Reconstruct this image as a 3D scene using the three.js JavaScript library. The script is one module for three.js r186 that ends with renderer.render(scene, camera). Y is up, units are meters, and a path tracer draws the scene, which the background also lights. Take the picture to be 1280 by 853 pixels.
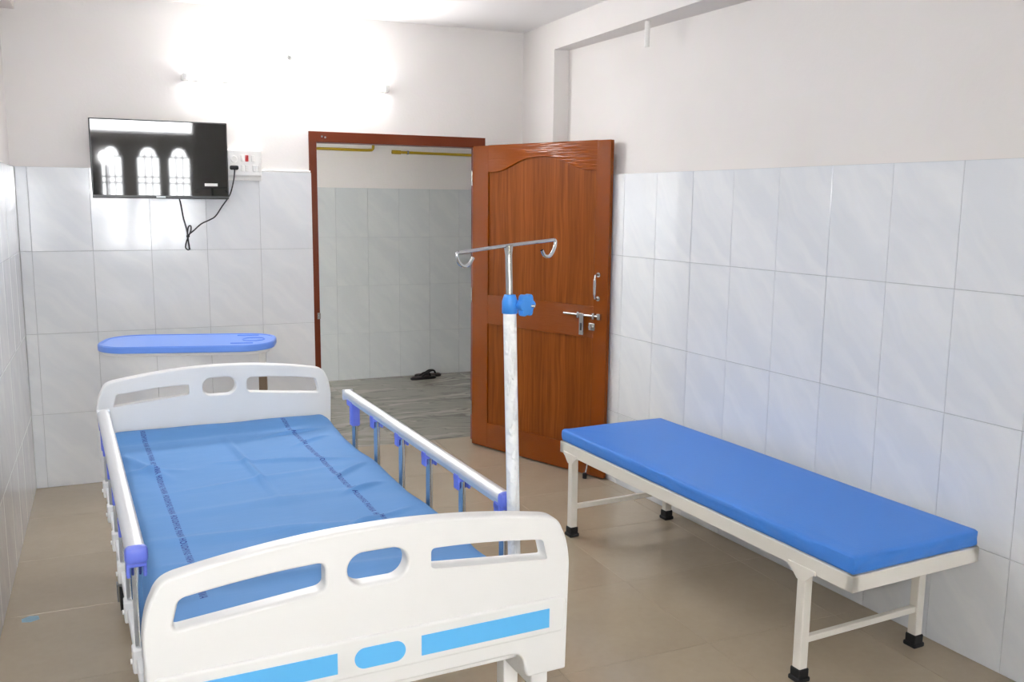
import * as THREE from 'three';
import { RoundedBoxGeometry } from 'three/addons/geometries/RoundedBoxGeometry.js';
import { mergeGeometries } from 'three/addons/utils/BufferGeometryUtils.js';
import { RectAreaLightUniformsLib } from 'three/addons/lights/RectAreaLightUniformsLib.js';

// ---------------------------------------------------------------- camera, sky, lights, exposure
RectAreaLightUniformsLib.init();
const scene = new THREE.Scene();
const renderer = new THREE.WebGLRenderer({ antialias: true });
renderer.toneMapping = THREE.LinearToneMapping;
renderer.toneMappingExposure = 2.18;
renderer.shadowMap.enabled = true;

const camera = new THREE.PerspectiveCamera(40.93, 1280 / 853, 0.05, 60);
camera.rotation.order = 'YXZ';
camera.position.set(-0.813, 1.6056, 5.5496);
camera.rotation.set(-0.1508, -0.4136, 0.0104);
scene.add(camera);

scene.background = new THREE.Color(0.96, 0.98, 1.0);      // bright hazy daylight outside
scene.backgroundIntensity = 16;

const TUBE_GLOW = 21, TUBE_LIGHT = 102, TUBE_COLOR = new THREE.Color(0.985, 0.995, 1.0);   // fluorescent tubes
const FLASH_LIGHT = 2.4;                                  // the flash on its stand at the viewpoint

// ---------------------------------------------------------------- helpers
let seed = 12345;
const rnd = () => { seed = (seed * 1664525 + 1013904223) >>> 0; return seed / 4294967296; };
const names = new Map();
function numbered(name) {
  const n = names.get(name) ?? 0; names.set(name, n + 1);
  return n ? `${name}_${String(n).padStart(3, '0')}` : name;
}
function shade(o) { o.castShadow = true; o.receiveShadow = true; return o; }
function part(name, geo, mat, parent, label) {
  const g = Array.isArray(geo) ? merge(geo) : geo;
  const m = shade(new THREE.Mesh(g, mat)); m.name = name; parent.add(m);
  if (label) m.userData.label = label;
  return m;
}
function merge(list) {
  return mergeGeometries(list.map((g) => { const h = g.index ? g.toNonIndexed() : g; for (const k of Object.keys(h.attributes)) if (!['position', 'normal', 'uv'].includes(k)) h.deleteAttribute(k); return h; }));
}
function thing(name, label, category, pos = [0, 0, 0], turn = 0, group) {
  const o = new THREE.Group(); o.name = numbered(name); scene.add(o);
  o.position.set(...pos); o.rotation.y = turn; o.userData = { label, category };
  if (group) o.userData.group = group;
  return o;
}
function struct(name, label, category, pos = [0, 0, 0], turn = 0) {
  const o = thing(name, label, category, pos, turn); o.userData.kind = 'structure'; return o;
}
const bx = (x0, x1, y0, y1, z0, z1) => { const g = new THREE.BoxGeometry(x1 - x0, y1 - y0, z1 - z0); g.translate((x0 + x1) / 2, (y0 + y1) / 2, (z0 + z1) / 2); return metres(g); };
const rbx = (x0, x1, y0, y1, z0, z1, r = 0.004, s = 2) => { const g = new RoundedBoxGeometry(x1 - x0, y1 - y0, z1 - z0, s, r); g.translate((x0 + x1) / 2, (y0 + y1) / 2, (z0 + z1) / 2); return g; };
function metres(g) {     // box uv in metres, taken from position
  const p = g.attributes.position, n = g.attributes.normal, uv = g.attributes.uv;
  for (let i = 0; i < p.count; i++) {
    const ax = Math.abs(n.getX(i)), ay = Math.abs(n.getY(i)), az = Math.abs(n.getZ(i));
    if (ax >= ay && ax >= az) uv.setXY(i, p.getZ(i), p.getY(i));
    else if (ay >= az) uv.setXY(i, p.getX(i), p.getZ(i));
    else uv.setXY(i, p.getX(i), p.getY(i));
  }
  return g;
}
const V = (x, y, z) => new THREE.Vector3(x, y, z);
function rod(a, b, r0, r1 = r0, seg = 16) {
  const A = V(...a), B = V(...b), d = B.clone().sub(A), g = new THREE.CylinderGeometry(r1, r0, d.length(), seg);
  g.applyQuaternion(new THREE.Quaternion().setFromUnitVectors(V(0, 1, 0), d.clone().normalize()));
  const c = A.add(B).multiplyScalar(0.5); g.translate(c.x, c.y, c.z); return g;
}
function tube(pts, r, seg = 60, rad = 8) { return new THREE.TubeGeometry(new THREE.CatmullRomCurve3(pts.map((p) => V(...p))), seg, r, rad); }
function lathe(pts, seg = 24) { return new THREE.LatheGeometry(pts.map((p) => new THREE.Vector2(...p)), seg); }
function softBox(w, h, d, r, nx, ny, nz, disp) {
  const g = new THREE.BoxGeometry(w, h, d, nx, ny, nz), p = g.attributes.position, ix = w / 2 - r, iy = h / 2 - r, iz = d / 2 - r;
  for (let i = 0; i < p.count; i++) {
    const v = V(p.getX(i), p.getY(i), p.getZ(i));
    const c = V(Math.max(-ix, Math.min(ix, v.x)), Math.max(-iy, Math.min(iy, v.y)), Math.max(-iz, Math.min(iz, v.z)));
    const o = v.clone().sub(c); if (o.lengthSq() > 0) v.copy(c).add(o.setLength(r));
    if (disp) disp(v);
    p.setXYZ(i, v.x, v.y, v.z);
  }
  g.computeVertexNormals(); return g;
}

// ---------------------------------------------------------------- noise and textures
function noiseGrid(n, s) { let q = s; const a = new Float32Array(n * n); for (let i = 0; i < n * n; i++) { q = (q * 1664525 + 1013904223) >>> 0; a[i] = q / 4294967296; } return a; }
const NG = noiseGrid(256, 777);
function vnoise(x, y, px, py) {   // tiles with period px, py
  const xi = Math.floor(x), yi = Math.floor(y), fx = x - xi, fy = y - yi, sx = fx * fx * (3 - 2 * fx), sy = fy * fy * (3 - 2 * fy);
  const m = (a, n) => ((a % n) + n) % n, g = (i, j) => NG[m(j, py) * 256 + m(i, px)];
  return (g(xi, yi) * (1 - sx) + g(xi + 1, yi) * sx) * (1 - sy) + (g(xi, yi + 1) * (1 - sx) + g(xi + 1, yi + 1) * sx) * sy;
}
function fbm(u, v, fx, fy, oct = 4) { let s = 0, a = 0.5, t = 0; for (let o = 0; o < oct; o++) { s += a * vnoise(u * fx + 17 * o, v * fy + 31 * o, fx, fy); t += a; a *= 0.5; fx = Math.min(256, fx * 2); fy = Math.min(256, fy * 2); } return s / t; }
function dataTex(w, h, f, srgb, repU = 1, repV = 1) {
  const d = new Uint8Array(w * h * 4);
  for (let j = 0; j < h; j++) for (let i = 0; i < w; i++) {
    const c = f(i / w, j / h), k = (j * w + i) * 4;
    if (typeof c === 'number') d[k] = d[k + 1] = d[k + 2] = Math.max(0, Math.min(255, c * 255));
    else for (let q = 0; q < 3; q++) d[k + q] = Math.max(0, Math.min(255, c[q] * 255));
    d[k + 3] = 255;
  }
  const t = new THREE.DataTexture(d, w, h); t.magFilter = THREE.LinearFilter; t.minFilter = THREE.LinearMipmapLinearFilter; t.generateMipmaps = true;
  t.wrapS = t.wrapT = THREE.RepeatWrapping; t.repeat.set(repU, repV); if (srgb) t.colorSpace = THREE.SRGBColorSpace; t.needsUpdate = true; return t;
}
const mix3 = (a, b, t) => [a[0] + (b[0] - a[0]) * t, a[1] + (b[1] - a[1]) * t, a[2] + (b[2] - a[2]) * t];
const hex = (h) => [(h >> 16 & 255) / 255, (h >> 8 & 255) / 255, (h & 255) / 255];

// glazed wall tile print: pale blue-white with soft diagonal clouding (one texture = 1.2 m)
const tileTex = dataTex(1024, 1024, (u, v) => {
  const d = u + v;                                     // streaks run diagonally
  const wob = fbm(u, v, 6, 6, 3) * 0.16;
  const s = fbm(((d + wob) % 1 + 1) % 1, u, 14, 4, 4), f = fbm(u, v, 40, 40, 2);
  let t = Math.max(0, Math.min(1, (s - 0.36) * 2.4)); t = t * 0.85 + f * 0.15;
  return mix3(hex(0xe3e6ea), hex(0xeceef0), t);
}, true, 1 / 1.2, 1 / 1.2);
const tileBump = dataTex(512, 512, (u, v) => 0.5 + (fbm(u, v, 14, 3, 2) - 0.5) * 0.8, false, 1 / 1.2, 1 / 1.2);
const plasterBump = dataTex(512, 512, (u, v) => fbm(u, v, 90, 90, 2) * 0.6 + fbm(u, v, 8, 8, 3) * 0.4, false, 1 / 1.0, 1 / 1.0);
const plasterTex = dataTex(512, 512, (u, v) => mix3(hex(0xe3deda), hex(0xeae6e3), fbm(u, v, 5, 5, 4)), true, 0.5, 0.5);
const floorTex = dataTex(1024, 1024, (u, v) => {
  const a = fbm(u, v, 5, 9, 5), b = fbm(u, v, 120, 120, 2);
  return mix3(hex(0xa99b86), hex(0xbbad97), a * 0.8 + b * 0.2);
}, true, 1 / 2.4, 1 / 2.4);
const marbleTex = dataTex(1024, 1024, (u, v) => {
  const w = fbm(u, v, 4, 8, 4) * 0.22, s = fbm(u, ((v + w) % 1 + 1) % 1, 3, 26, 5), vein = Math.pow(1 - Math.abs(2 * s - 1), 9);
  return mix3(mix3(hex(0x88847a), hex(0xb8b3a6), s), hex(0x565249), vein * 0.55);
}, true, 1 / 1.6, 1 / 1.6);
const woodTex = dataTex(1024, 1024, (u, v) => {
  const w = fbm(u, v, 6, 2, 3) * 0.05, g = fbm(((u + w) % 1 + 1) % 1, v, 60, 2, 3), fine = fbm(u, v, 250, 8, 2);
  return mix3(hex(0x6a3008), hex(0xa05a22), Math.max(0, Math.min(1, g * 0.85 + fine * 0.3 - 0.08)));
}, true, 1 / 0.9, 1 / 0.9);
const brushBump = dataTex(512, 512, (u, v) => fbm(u, v, 120, 6, 3), false, 1 / 0.5, 1 / 0.5);
const strokeBump = dataTex(512, 512, (u, v) => fbm(u, v, 5, 110, 2), false, 1 / 0.5, 1 / 0.5);
const weaveBump = dataTex(256, 256, (u, v) => 0.5 + 0.25 * Math.sin(u * Math.PI * 128) * Math.sin(v * Math.PI * 128), false, 10, 10);
const vinylBump = dataTex(256, 256, (u, v) => fbm(u, v, 60, 60, 2), false, 3, 3);
const wrapBump = dataTex(256, 512, (u, v) => { const n = fbm(u, v, 8, 60, 3); return Math.pow(n, 2.2) + (fbm(u, v, 16, 24, 2) > 0.68 ? 0.5 : 0); }, false, 1, 1);

const std = (o) => new THREE.MeshStandardMaterial(o), phys = (o) => new THREE.MeshPhysicalMaterial(o);
const M = {
  paint: std({ map: plasterTex, bumpMap: plasterBump, bumpScale: 0.0006, roughness: 0.85 }),
  ceiling: std({ color: 0xf1efee, bumpMap: plasterBump, bumpScale: 0.0006, roughness: 0.9 }),
  tile: phys({ map: tileTex, bumpMap: tileBump, bumpScale: 0.0006, roughness: 0.09, specularIntensity: 1 }),
  grout: std({ color: 0xb9bcbe, roughness: 0.9 }),
  floor: phys({ map: floorTex, roughness: 0.2 }),
  floorGrout: std({ color: 0x8b7f6d, roughness: 0.8 }),
  marble: phys({ map: marbleTex, roughness: 0.22 }),
  corrTile: phys({ color: 0xe9eae7, map: tileTex, bumpMap: tileBump, bumpScale: 0.0004, roughness: 0.22 }),
  doorPaint: phys({ color: 0x8a430c, bumpMap: brushBump, bumpScale: 0.0006, roughness: 0.16, specularIntensity: 0.4 }),
  railPaint: phys({ color: 0x8a430c, bumpMap: strokeBump, bumpScale: 0.0009, roughness: 0.18, specularIntensity: 0.6 }),
  framePaint: phys({ color: 0x6d2e12, bumpMap: brushBump, bumpScale: 0.0005, roughness: 0.35, specularIntensity: 0.5 }),
  wood: phys({ map: woodTex, roughness: 0.45, specularIntensity: 0.3 }),
  steel: std({ color: 0xc4c2bd, metalness: 1, roughness: 0.25 }),
  chrome: std({ color: 0xd4d6d8, metalness: 1, roughness: 0.12 }),
  alu: std({ color: 0xdfe0e2, metalness: 0.5, roughness: 0.38 }),
  abs: phys({ color: 0xebeae7, roughness: 0.36 }),
  stripe: phys({ color: 0x62baf2, roughness: 0.35 }),
  blueAbs: phys({ color: 0x6f80e6, roughness: 0.4 }),
  knobBlue: phys({ color: 0x3a8be0, roughness: 0.4 }),
  tableBlue: phys({ color: 0x6895ec, roughness: 0.34 }),
  tableGroove: phys({ color: 0x5f8ce8, roughness: 0.45 }),
  vinyl: phys({ color: 0x3f86e2, bumpMap: vinylBump, bumpScale: 0.0004, roughness: 0.45 }),
  cream: std({ color: 0xe9e5dc, roughness: 0.42 }),
  rubber: std({ color: 0x17181a, roughness: 0.6 }),
  white: std({ color: 0xf2f1ee, roughness: 0.4 }),
  pvc: std({ color: 0xeceae6, roughness: 0.4 }),
  wrapped: phys({ color: 0xf2f3f2, bumpMap: wrapBump, bumpScale: 0.006, roughness: 0.3, clearcoat: 0.6, clearcoatRoughness: 0.15 }),
  screen: phys({ color: 0x05060a, roughness: 0.03, specularIntensity: 1, ior: 1.65 }),
  bezel: std({ color: 0x121316, roughness: 0.3 }),
  cable: std({ color: 0x2a2b2d, roughness: 0.5 }),
  plate: std({ color: 0xeeede9, roughness: 0.35 }),
  red: std({ color: 0xb32025, roughness: 0.3 }),
  yellow: std({ color: 0xb99a1c, roughness: 0.5 }),
  bronze: std({ color: 0x84705a, roughness: 0.4, metalness: 0.3 }),
  grey: std({ color: 0x8b8d90, roughness: 0.5 }),
  sandal: std({ color: 0x33241f, roughness: 0.7 }),
  sandalDark: std({ color: 0x151111, roughness: 0.6 }),
  tubeGlow: std({ color: 0xffffff, emissive: TUBE_COLOR, emissiveIntensity: TUBE_GLOW }),
  flashGlow: std({ color: 0xffffff, emissive: new THREE.Color(1, 1, 1), emissiveIntensity: 160 }),
  glass: phys({ color: 0xffffff, transmission: 1, thickness: 0, roughness: 0.02 }),
  bar: std({ color: 0x5a5550, roughness: 0.6 }),
  fabricDark: std({ color: 0x1f2022, roughness: 0.8 }),
  scrap: std({ color: 0x8fb3c4, roughness: 0.4 }),
};

// ---------------------------------------------------------------- the room
const H = 1.7665, CEIL = 2.68, ZW = 9.5, RA = 0.06, RX = 1.7332, LX = -1.257;
const wallX = (z) => RX + Math.tan(RA) * z;

// one glazed tile: flat front (facing +z) with a 1 mm chamfer; corners at 0,0 .. w,h; uv in metres from a random place
function tileGeo(w, h, t, ou, ov, c = 0.0012) {
  const P = [], N = [], U = [];
  const quad = (a, b, cc, d) => {
    const n = V(...b).sub(V(...a)).cross(V(...cc).sub(V(...a))).normalize();
    for (const q of [a, b, cc, a, cc, d]) { P.push(...q); N.push(n.x, n.y, n.z); U.push(q[0] + ou, q[1] + ov); }
  };
  const f = [[c, c, 0], [w - c, c, 0], [w - c, h - c, 0], [c, h - c, 0]], m = [[0, 0, -c], [w, 0, -c], [w, h, -c], [0, h, -c]], b = [[0, 0, -t], [w, 0, -t], [w, h, -t], [0, h, -t]];
  quad(...f);
  for (let i = 0; i < 4; i++) { const j = (i + 1) % 4; quad(m[i], m[j], f[j], f[i]); quad(b[i], b[j], m[j], m[i]); }
  const g = new THREE.BufferGeometry();
  g.setAttribute('position', new THREE.Float32BufferAttribute(P, 3)); g.setAttribute('normal', new THREE.Float32BufferAttribute(N, 3)); g.setAttribute('uv', new THREE.Float32BufferAttribute(U, 2));
  return g;
}
const tileCache = new Map();
function tileOf(w, h, variant, scale = 1) {
  const k = `${w.toFixed(4)}|${h.toFixed(4)}|${variant}`;
  if (!tileCache.has(k)) tileCache.set(k, tileGeo(w, h, 0.012, (variant * 0.37) % 1.2, (variant * 0.53) % 1.2));
  return tileCache.get(k);
}
// tiles on a wall whose plane is described by place(s, y, mesh): s runs along the wall
function tileWall(parent, joints, rows, mat, place, rotY) {
  const gap = 0.0018;
  for (let i = 0; i + 1 < joints.length; i++) for (let j = 0; j + 1 < rows.length; j++) {
    const w = joints[i + 1] - joints[i] - gap, h = rows[j + 1] - rows[j] - gap;
    if (w < 0.004) continue;
    const m = part('tile', tileOf(w, h, Math.floor(rnd() * 9)), mat, parent);
    place(joints[i] + gap / 2, joints[i + 1] - gap / 2, rows[j] + gap / 2, m);
    m.rotation.set((rnd() - 0.5) * 0.0024, rotY + (rnd() - 0.5) * 0.003, 0, 'YXZ');
  }
}
const rowsRoom = [0, H - 1.35, H - 0.9, H - 0.45, H];
function range(a, b, first, step) { const r = [a]; for (let x = first; x < b - 0.012; x += step) if (x > a + 0.012) r.push(x); r.push(b); return r; }

// back wall: plaster with the door opening, tiled below
const FX0 = 0.297, FX1 = 1.424, FH = 2.01, ZP = -0.02, ZO = -0.20;
const wallBack = struct('wall_back', 'pale pinkish white back wall with glazed tile dado around the doorway', 'wall');
part('plaster', [bx(-1.45, FX0, 0, 2.8, ZO, ZP), bx(FX1, 2.0, 0, 2.8, ZO, ZP), bx(FX0, FX1, FH, 2.8, ZO, ZP)], M.paint, wallBack);
part('grout', [bx(LX, FX0 + 0.008, 0, H, ZP, -0.0035), bx(FX1 - 0.005, 1.70, 0, H, ZP, -0.0035)], M.grout, wallBack);
tileWall(wallBack, range(LX, FX0 + 0.009, -1.2, 0.3), rowsRoom, M.tile, (a, b, y, m) => m.position.set(a, y, 0), 0);
tileWall(wallBack, range(FX1 - 0.005, 1.69, 1.5, 0.3), rowsRoom, M.tile, (a, b, y, m) => m.position.set(a, y, 0), 0);
part('edge_strip', rbx(0.015, FX0 + 0.005, H, H + 0.012, ZP, 0.0, 0.003), M.white, wallBack, 'bright white strip along the top of the tiles');

// left wall and its beam
const wallLeft = struct('wall_left', 'left wall with glazed pale tiles below and a shallow beam above', 'wall');
part('plaster', bx(-1.48, LX - 0.022, 0, 2.8, ZP, ZW + 0.2), M.paint, wallLeft);
part('beam', bx(LX - 0.03, -1.208, 2.571, CEIL + 0.01, ZP, ZW), M.paint, wallLeft);
part('grout', bx(LX - 0.022, LX - 0.0035, 0, H, 0, ZW), M.grout, wallLeft);
tileWall(wallLeft, range(0, ZW, 0.3, 0.3), rowsRoom, M.tile, (a, b, y, m) => m.position.set(LX, y, b), Math.PI / 2);

// right wall stands at a slight angle to the back wall
const wallRight = struct('wall_right', 'long right wall with pale blue-white glazed tiles below the bench height line', 'wall');
wallRight.userData.label = 'long right wall with pale blue-white glazed tiles behind the blue bench';
const rwIn = new THREE.Matrix4().makeRotationY(RA).setPosition(RX, 0, 0);
part('plaster', bx(0.03, 0.25, 0, 2.8, -0.4, ZW + 0.4).applyMatrix4(rwIn), M.paint, wallRight);
part('grout', bx(0.0035, 0.03, 0, H, 0.0, ZW + 0.05).applyMatrix4(rwIn), M.grout, wallRight);
{
  const js = range(0.012, ZW + 0.02, 1.4182 - 1.2, 0.3);
  tileWall(wallRight, js, rowsRoom, M.tile, (a, b, y, m) => { m.position.copy(V(0, y, a).applyMatrix4(rwIn)); }, RA - Math.PI / 2);
}
part('pillar', bx(1.69, 1.86, H + 0.002, CEIL + 0.01, ZP, 0.435), M.paint, wallRight);
part('beam', bx(1.69, 2.5, 2.515, CEIL + 0.01, 0.435, ZW), M.paint, wallRight);

// window wall behind the viewer: three arched windows and a long ventilator above
const wallFront = struct('wall_front', 'window wall opposite the television with three narrow arched windows', 'wall');
const archW = [[-0.865, -0.605], [-0.375, -0.08], [0.065, 0.355]], AB = 0.85, AS = 1.655, VENT = [-1.15, 0.41, 2.0, 2.46];
{
  const s = new THREE.Shape([new THREE.Vector2(-1.5, 0), new THREE.Vector2(2.6, 0), new THREE.Vector2(2.6, 2.8), new THREE.Vector2(-1.5, 2.8)]);
  for (const [a, b] of archW) {
    const p = new THREE.Path(); p.moveTo(a, AB); p.lineTo(b, AB); p.lineTo(b, AS); p.lineTo(b - 0.04, AS + 0.03);
    p.absellipse((a + b) / 2, AS + 0.03, (b - a) / 2 - 0.04, 0.105, 0, Math.PI, false); p.lineTo(a, AS); p.lineTo(a, AB); s.holes.push(p);
  }
  const v = new THREE.Path(); v.moveTo(VENT[0], VENT[2]); v.lineTo(VENT[1], VENT[2]); v.lineTo(VENT[1], VENT[3]); v.lineTo(VENT[0], VENT[3]); v.lineTo(VENT[0], VENT[2]); s.holes.push(v);
  const g = new THREE.ExtrudeGeometry(s, { depth: 0.2, bevelEnabled: false, curveSegments: 12 }); g.translate(0, 0, ZW);
  part('plaster', g, M.paint, wallFront);
}
archW.forEach(([a, b], i) => {
  const w = struct(`window_${i + 1}`, ['arched window nearest the left wall, with iron grille bars', 'middle arched window of the three, with iron grille bars', 'arched window of the three farthest from the left wall, iron grille bars'][i], 'window', [(a + b) / 2, AB, ZW]);
  const hw = (b - a) / 2, h = AS - AB;
  part('pane', bx(-hw + 0.002, hw - 0.002, 0.002, h + 0.03, 0.12, 0.124), M.glass, w);
  for (const x of [-hw / 3, hw / 3]) part('bar', rod([x, 0, 0.06], [x, h + 0.1, 0.06], 0.011), M.bar, w);
  for (const y of [h, h * 0.63, h * 0.52, h * 0.2]) part('rail', rod([-hw, y, 0.06], [hw, y, 0.06], 0.011), M.bar, w);
});
{
  const w = struct('window_4', 'long low ventilator window above the arched windows', 'window', [(VENT[0] + VENT[1]) / 2, VENT[2], ZW]);
  const hw = (VENT[1] - VENT[0]) / 2 - 0.002, hh = VENT[3] - VENT[2] - 0.004;
  part('pane', bx(-hw, hw, 0.002, hh, 0.12, 0.124), M.glass, w);
  part('frame', [bx(-hw, hw, 0.002, 0.03, 0.1, 0.14), bx(-hw, hw, hh - 0.03, hh, 0.1, 0.14)], M.white, w);
}

// ceiling
const ceiling = struct('ceiling', 'plain white ceiling', 'ceiling');
part('slab', bx(-1.5, 2.7, CEIL, CEIL + 0.12, ZO, ZW + 0.2), M.ceiling, ceiling);

// floor: large polished beige tiles
const floor = struct('floor', 'polished beige vitrified tile floor with fine joints', 'floor');
part('bed_mortar', bx(-1.48, 2.6, -0.12, -0.0015, ZO, ZW + 0.2), M.floorGrout, floor);
{
  const xs = range(LX - 0.02, 2.4, -0.66, 0.6), zs = range(ZO, ZW, 0.536, 0.6), gap = 0.0012;
  for (let i = 0; i + 1 < xs.length; i++) for (let j = 0; j + 1 < zs.length; j++) {
    const m = part('tile', tileOf(xs[i + 1] - xs[i] - gap, zs[j + 1] - zs[j] - gap, Math.floor(rnd() * 9)), M.floor, floor);
    m.rotation.x = -Math.PI / 2; m.position.set(xs[i] + gap / 2, 0, zs[j + 1] - gap / 2);
  }
}

// corridor beyond the doorway
const CZ = -2.48, CH = 1.715;
const wallCorr = struct('wall_corridor', 'far corridor wall with grey-white tiles seen through the doorway', 'wall');
part('plaster', bx(-4.0, 5.2, 0, 2.8, CZ - 0.2, CZ - 0.0045), M.paint, wallCorr);
part('grout', bx(-4.0, 5.2, 0, CH, CZ - 0.0045, CZ - 0.0035), M.grout, wallCorr);
tileWall(wallCorr, range(-4.0, 5.2, -3.886, 0.288), [0, CH - 1.296, CH - 0.864, CH - 0.432, CH], M.corrTile, (a, b, y, m) => m.position.set(a, y, CZ), 0);
const corrFloor = struct('floor_corridor', 'streaky grey marble corridor floor beyond the doorway', 'floor');
part('bed_mortar', bx(-4.0, 5.2, -0.12, -0.0015, CZ - 0.2, ZO), M.floorGrout, corrFloor);
{
  const xs = range(-4.0, 5.2, -2.85, 1.25), zs = range(CZ, ZO, CZ + 0.62, 0.83);
  for (let i = 0; i + 1 < xs.length; i++) for (let j = 0; j + 1 < zs.length; j++) {
    const m = part('slab', tileOf(xs[i + 1] - xs[i] - 0.0012, zs[j + 1] - zs[j] - 0.0012, Math.floor(rnd() * 9) + 20), M.marble, corrFloor);
    m.rotation.x = -Math.PI / 2; m.position.set(xs[i], 0, zs[j + 1]);
  }
}
const corrCeil = struct('ceiling_corridor', 'plain corridor ceiling beyond the doorway', 'ceiling');
part('slab', bx(-4.2, 5.4, CEIL, CEIL + 0.12, CZ - 0.2, ZO), M.ceiling, corrCeil);
const corrEnds = struct('wall_corridor_end', 'plain corridor side and end walls with an open balcony side', 'wall');
part('plaster', [bx(5.2, 5.4, 0, 2.8, CZ - 0.2, ZO), bx(-4.2, -4.0, 0, 2.8, CZ - 0.2, ZO), bx(-2.2, -1.45, 0, 2.8, ZO - 0.001, ZP), bx(-4.2, -2.2, 0, 1.05, ZO - 0.001, ZP), bx(-4.2, -2.2, 2.1, 2.8, ZO - 0.001, ZP), bx(2.0, 5.4, 0, 2.8, ZO - 0.001, ZP)], M.paint, corrEnds);

// ---------------------------------------------------------------- door frame and door
const frame = struct('trim_1', 'reddish brown wooden door frame in the back wall', 'door frame');
const FZ = -0.004;
part('jamb', rbx(FX0, 0.342, 0, FH, ZO + 0.06, FZ, 0.003), M.framePaint, frame);
part('jamb', rbx(1.38, FX1, 0, FH, ZO + 0.06, FZ, 0.003), M.framePaint, frame);
part('head', rbx(FX0, FX1, 1.948, FH, ZO + 0.06, FZ + 0.001, 0.003), M.framePaint, frame);
part('bolt_socket', [rod([0.372, 1.98, FZ], [0.372, 1.98, FZ + 0.014], 0.006), rod([0.392, 1.976, FZ], [0.392, 1.976, FZ + 0.014], 0.006)], M.steel, frame, 'small steel bolt socket');
part('strike_plate', rbx(0.325, 0.3445, 0.885, 0.925, FZ - 0.03, FZ + 0.004, 0.002), M.steel, frame, 'small steel strike plate');

const LW = 1.11, LH = 1.945, LT = 0.03;
const door = struct('door_1', 'open brown panelled door with arched upper panel and steel fittings', 'door', [1.335, 0.01, 0.004], 0);
door.rotation.y = -(Math.PI / 2 - 22.4 * Math.PI / 180);        // leaf x runs from hinge to free edge; local +z faces the bed
{
  const t = LT;
  const P = (g) => g.translate(0, 0, -t);
  const S = 0.142, R0 = 1.012, mid0 = 0.82, mid1 = 1.005, bot = 0.165;
  part('stile', rbx(0, S, 0, LH, -t, 0, 0.003), M.doorPaint, door);
  part('stile', rbx(R0, LW, 0, LH, -t, 0, 0.003), M.doorPaint, door);
  part('bottom_rail', rbx(S, R0, 0, bot, -t, 0, 0.002), M.railPaint, door);
  part('middle_rail', rbx(S, R0, mid0, mid1, -t, 0, 0.002), M.railPaint, door);
  const s = new THREE.Shape(); s.moveTo(S, LH); s.lineTo(S, 1.782); s.lineTo(S + 0.05, 1.782);
  s.bezierCurveTo(S + 0.19, 1.785, S + 0.23, 1.868, 0.577, 1.868);
  s.bezierCurveTo(R0 - 0.23, 1.868, R0 - 0.19, 1.785, R0 - 0.05, 1.782); s.lineTo(R0, 1.782); s.lineTo(R0, LH); s.lineTo(S, LH);
  part('top_rail', P(new THREE.ExtrudeGeometry(s, { depth: t - 0.001, bevelEnabled: true, bevelSize: 0.0015, bevelThickness: 0.0005, bevelSegments: 1, curveSegments: 24 })), M.railPaint, door, 'top rail with arched lower edge');
  part('panel', bx(S - 0.006, R0 + 0.006, mid1 - 0.006, 1.875, -0.02, -0.009), M.wood, door, 'grained brown upper panel');
  part('panel', bx(S - 0.006, R0 + 0.006, bot - 0.006, mid0 + 0.006, -0.02, -0.009), M.wood, door, 'grained brown lower panel');
  // pull handle
  part('handle', [tube([[1.045, 1.19, 0], [1.045, 1.188, 0.03], [1.045, 1.175, 0.034], [1.045, 1.12, 0.034], [1.045, 1.068, 0.034], [1.045, 1.055, 0.03], [1.045, 1.053, 0]], 0.006, 40),
    rod([1.045, 1.19, 0], [1.045, 1.19, 0.004], 0.014), rod([1.045, 1.053, 0], [1.045, 1.053, 0.004], 0.014), rbx(1.036, 1.054, 1.075, 1.168, 0.028, 0.04, 0.005)], M.steel, door, 'brushed steel pull handle');
  // sliding bolt with hasp
  const bolt = part('bolt', rod([0.80, 0.951, 0.014], [1.075, 0.951, 0.014], 0.0075), M.steel, door, 'steel sliding bolt');
  part('staple', [rbx(0.905, 0.921, 0.932, 0.968, 0, 0.024, 0.003), rbx(1.018, 1.034, 0.932, 0.968, 0, 0.024, 0.003), rbx(1.056, 1.076, 0.932, 0.968, 0, 0.024, 0.003)], M.steel, bolt);
  part('hasp', [rbx(0.925, 0.957, 0.835, 0.962, 0.018, 0.024, 0.002)], M.steel, bolt, 'steel hasp strap hanging from the bolt');
  part('slot', rbx(0.936, 0.946, 0.862, 0.905, 0.0235, 0.0246, 0.0004), M.rubber, bolt);
  part('lock_knob', [rbx(0.983, 1.027, 0.865, 0.908, 0, 0.006, 0.002), rod([1.005, 0.887, 0], [1.005, 0.887, 0.022], 0.013, 0.011)], M.steel, door, 'small square steel lock knob');
  const ds = part('door_stop', [rod([1.015, 0.012, 0.045], [1.015, 0.115, 0.012], 0.0055), rbx(0.995, 1.035, 0.1, 0.15, 0, 0.012, 0.002)], M.steel, door, 'steel kick-down door stop');
  part('rubber_foot', lathe([[0, -0.008], [0.013, -0.008], [0.013, 0.018], [0.009, 0.026], [0, 0.026]]).translate(1.015, 0, 0.048), M.rubber, ds);
  for (const y of [0.2, 0.95, 1.7]) part('hinge', rod([-0.004, y, 0.003], [-0.004, y + 0.09, 0.003], 0.006), M.steel, door);
}

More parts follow.
